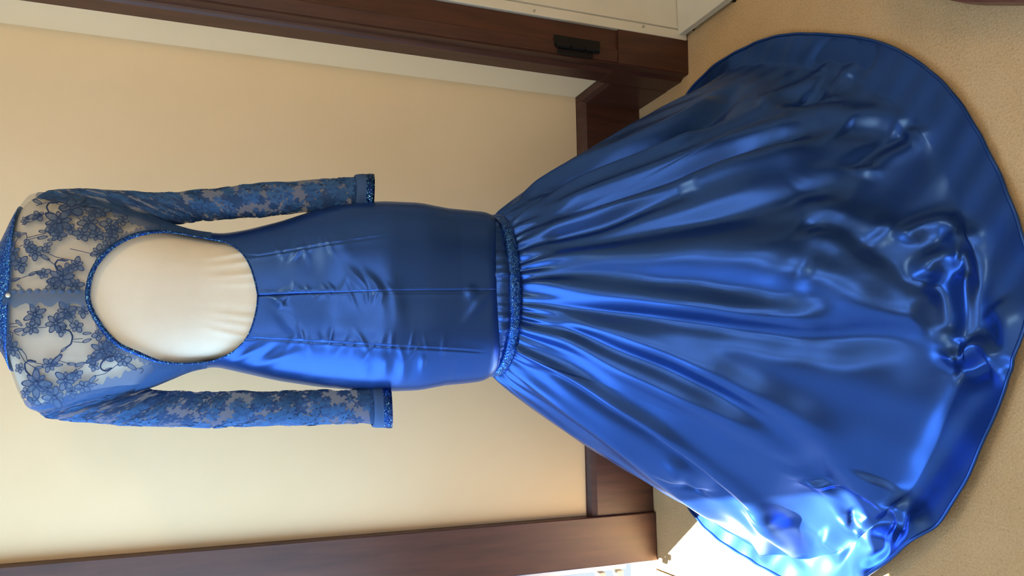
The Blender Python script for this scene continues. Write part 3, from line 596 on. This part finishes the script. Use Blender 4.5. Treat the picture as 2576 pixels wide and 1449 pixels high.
# --- lace sleeves with glitter cuffs
def sleeve(rows, side, seed):
    rows = np.array(rows); n = 90; k = np.linspace(0, len(rows)-1, n); i = np.clip(k.astype(int),0,len(rows)-2); f = (k-i)[:,None,None]
    RR = rows[i]*(1-f)+rows[i+1]*f
    RR[...,0] -= side*.014*np.clip(1-np.linspace(0,1,n)/.12,0,1)[:,None]
    for _ in range(10): RR[1:-1] = (RR[:-2]+2*RR[1:-1]+RR[2:])/4
    r_ = np.random.default_rng(seed); ph = r_.uniform(0,6,8)
    def surf(v, u, o=0.0):
        """v 0..1 shoulder to wrist, u angle (0 = outer edge, pi/2 = camera side)"""
        q = v*(n-1); i = int(min(q, n-2)); g = q-i; A, B = RR[i]*(1-g)+RR[i+1]*g
        c = (A+B)/2; h = (A-B)/2; L = np.linalg.norm(h); dep = min(.036, .026+.10*max(0,.12-v))+(.012 if v < .1 else 0)
        wr = .0009*math.sin(v*31+ph[0]+2*u)+.0007*math.sin(v*57+ph[1]-3*u)+.0003*math.sin(v*110+ph[2]+u)
        s = 1+(o+wr)/max(L,.02)
        p = c+h*s*math.cos(u); p = p+np.array([0,-1.0,0])*(dep+o+wr)*math.sin(u); return p
    m = 40; us = np.linspace(0,2*PI,m,endpoint=False); P = np.array([[surf(v,u) for u in us] for v in np.linspace(0,1,n)])
    s = grid_obj('lace_sleeve', P, 'net_dense', gown, cv=True, flip=side > 0)
    pts, faces, mats = [], [], []
    for q in range(330):
        v0 = r_.uniform(.02,.97); u0 = r_.uniform(0,2*PI); np_ = r_.integers(5,9); r0 = r_.uniform(.008,.016); a0 = r_.uniform(0,6)
        Ls, Lu = .62, .055
        for kk in range(np_):
            a_ = a0+2*PI*kk/np_; cv_, cu_ = v0+math.cos(a_)*r0*.55/Ls, u0+math.sin(a_)*r0*.55/.034
            base = len(pts); ok = 0 < cv_ < 1
            if not ok: continue
            pts.append(surf(min(max(cv_,0),1), cu_, .0012))
            for t in np.linspace(0,2*PI,8,endpoint=False):
                e, d_ = r0*.46*math.cos(t), r0*.26*math.sin(t)
                x_, y_ = e*math.cos(a_)-d_*math.sin(a_), e*math.sin(a_)+d_*math.cos(a_)
                pts.append(surf(min(max(cv_+x_/Ls,0),1), cu_+y_/.034, .0012))
            for t in range(8): faces.append((base, base+1+t, base+1+(t+1)%8)); mats.append(0 if (kk+q)%3 else 1)
    lf = link('lace_flowers', [tuple(p) for p in pts], faces, ['sleeve_lace','sleeve_cord'], s, False, mats); lf['kind'] = 'stuff'
    cp = []; mi = []
    for j, (v, o, dz) in enumerate(((.984,.001,0),(.985,.0045,0),(.99,.0055,-.002),(1.0,.0060,-.004),(1.0,.0062,-.011),(1.0,.0066,-.013),(1.0,.0078,-.020),(1.0,.0078,-.026),(1.0,.003,-.027))):
        cp.append([surf(v,u,o)+np.array([0,0,dz+.004*math.sin(u)*(j > 3)]) for u in us])
        if j < 8: mi += [0 if j < 4 else 1]*m
    cf = solidify(grid_obj('cuff', np.array(cp), ['cuff','glitter_dark'], s, cv=True, flip=side > 0), .001)
    cf.data.polygons.foreach_set('material_index', mi)
    return s
M['glitter_dark'] = glitter('navy_glitter', .35); M['cuff'] = sheer('folded_lace_cuff', (.035,.085,.22), 1.0)
sleeve(SLEEVE[0], 1, 21); sleeve(SLEEVE[1], -1, 22)

# --- gathered heading, glitter band, skirt and train
nph = 1100
ph = np.linspace(-PI, PI, nph, endpoint=False)
rng = np.random.default_rng(5)
freqs = [(k, rng.uniform(0,2*PI), rng.uniform(.4,1)) for k in (17,23,29,34,41,52)]
gat = sum(a_*np.sin(k*ph+p) for k, p, a_ in freqs); gat /= np.abs(gat).max()
rows = []
for j, t in enumerate(np.linspace(0,1,14)):
    r0 = 1/np.sqrt((np.sin(ph)/.158)**2+(np.cos(ph)/.124)**2)
    bul = math.sin(PI*t**1.6)
    r = r0-.005+.013*bul*(1+.6*np.sin(5*ph+1)*np.sin(3*ph))+.003*gat*bul
    z = .722-.074*t
    rows.append(np.stack([AX+r*np.sin(ph), AY-r*np.cos(ph), z*np.ones_like(ph)], -1))
grid_obj('gathered_heading', np.array(rows), 'satin', gown, cv=True, flip=True)
def fold_field(P):
    X, Y = P[...,0].ravel(), P[...,1].ravel(); d = np.zeros_like(X)
    for amp, sg, pts in FOLDS:
        q = smooth_line(pts, 4*len(pts)); seg0, seg1 = q[:-1], q[1:]
        m = (X > q[:,0].min()-.12) & (X < q[:,0].max()+.12) & (Y > q[:,1].min()-.12) & (Y < q[:,1].max()+.12)
        x, y = X[m], Y[m]; best = np.full(x.shape, 1e9); bt_ = np.zeros_like(x)
        cum = np.linspace(0,1,len(q))
        for i in range(len(seg0)):
            e = seg1[i]-seg0[i]; L2 = e@e+1e-12; t = np.clip(((x-seg0[i,0])*e[0]+(y-seg0[i,1])*e[1])/L2,0,1)
            dd = (x-seg0[i,0]-t*e[0])**2+(y-seg0[i,1]-t*e[1])**2; k = dd < best
            best = np.where(k, dd, best); bt_ = np.where(k, cum[i]+t*(cum[1]-cum[0]), bt_)
        taper = np.clip(np.minimum(bt_/.12, (1-bt_)/.15), 0, 1); taper = .25+.75*taper*taper*(3-2*taper)
        rr = np.hypot(x-AX, y-AY); s_ = sg*.001*np.clip(rr/.42, .22, 1.0)
        d[m] += amp*.001*np.clip(rr/.33,.25,1)*taper*np.exp(-best/(2*s_*s_))
    return d.reshape(P.shape[:2])
ns = 330; s = np.linspace(0,1,ns)**1.05
PH, S = np.meshgrid(ph, s, indexing='ij'); B = skirt_base(PH, S)
du = np.roll(B,-1,0)-np.roll(B,1,0); dv = np.gradient(B, axis=1); N = np.cross(dv, du); N /= np.linalg.norm(N, axis=-1, keepdims=True)+1e-9
N *= np.sign(N[...,2:3]+1e-6)
D = fold_field(B)*FOLD_GAIN
for _ in range(3):
    D = (np.roll(D,1,0)+2*D+np.roll(D,-1,0))/4; D[:,1:-1] = (D[:,:-2]+2*D[:,1:-1]+D[:,2:])/4
gdec = np.exp(-S/.055)*(1-np.exp(-S/.006)); gdec2 = np.exp(-S/.20)*(1-np.exp(-S/.03))
g2 = np.sin(13*PH+1.2)+.7*np.sin(19*PH+.3)+.5*np.sin(8*PH+2)
D += .0105*gat[:,None]*gdec+.0045*g2*gdec2
D += .010*(1-np.exp(-S/.02))*np.exp(-S/.10)                     # the gathers stand out below the band
D += .0022*np.sin(9*B[...,0]*6+3*B[...,1]*7)*np.sin(11*B[...,1]*5+B[...,0]*9+1)*np.clip(S*2,0,1)
side_w = np.clip(np.abs(PH)-1.4,0,1)[...]; D += side_w*.012*np.sin(9*PH)*np.clip(S*1.5,0,1)*np.clip((1.02-S)*8,0,1)
SK = B+N*D[...,None]; SK[...,2] = np.maximum(SK[...,2], .0035)
sk = grid_obj('skirt', SK, 'satin', gown, cu=True)
# rolled hem
tube('rolled_hem', [SK[i,-1]+np.array([0,0,.001]) for i in range(0,nph,2)], .0032, 'satin', sk, 8, closed=True)
rows = []
for dz, o in ((-.011,-.002),(-.011,.005),(-.006,.0065),(0,.007),(.006,.0065),(.011,.005),(.011,-.002)):
    r0 = 1/np.sqrt((np.sin(ph)/.158)**2+(np.cos(ph)/.124)**2)+o+.003+.0012*gat
    rows.append(np.stack([AX+r0*np.sin(ph), AY-r0*np.cos(ph), Z0-.002+dz+.002*np.sin(3*ph+1)], -1))
grid_obj('glitter_band', np.array(rows), 'glitter', gown, cv=True, flip=True)

for o_ in gown.children:
    n_ = o_.name.split('.')[0]
    if n_ == 'glitter_band': o_['label'] = 'sparkling blue glitter band round the knees'
    if n_ == 'collar_band': o_['label'] = 'sparkling blue glitter collar'
    if n_ == 'lace_yoke': o_['label'] = 'sheer blue flower lace yoke'
    if n_ == 'lace_sleeve': o_['label'] = 'narrow blue lace sleeve'
    if n_ == 'skirt': o_['label'] = 'shiny blue satin skirt and train gathered under the band'
    if n_ == 'pearl_button': o_['label'] = 'tiny cream pearl button at the nape'
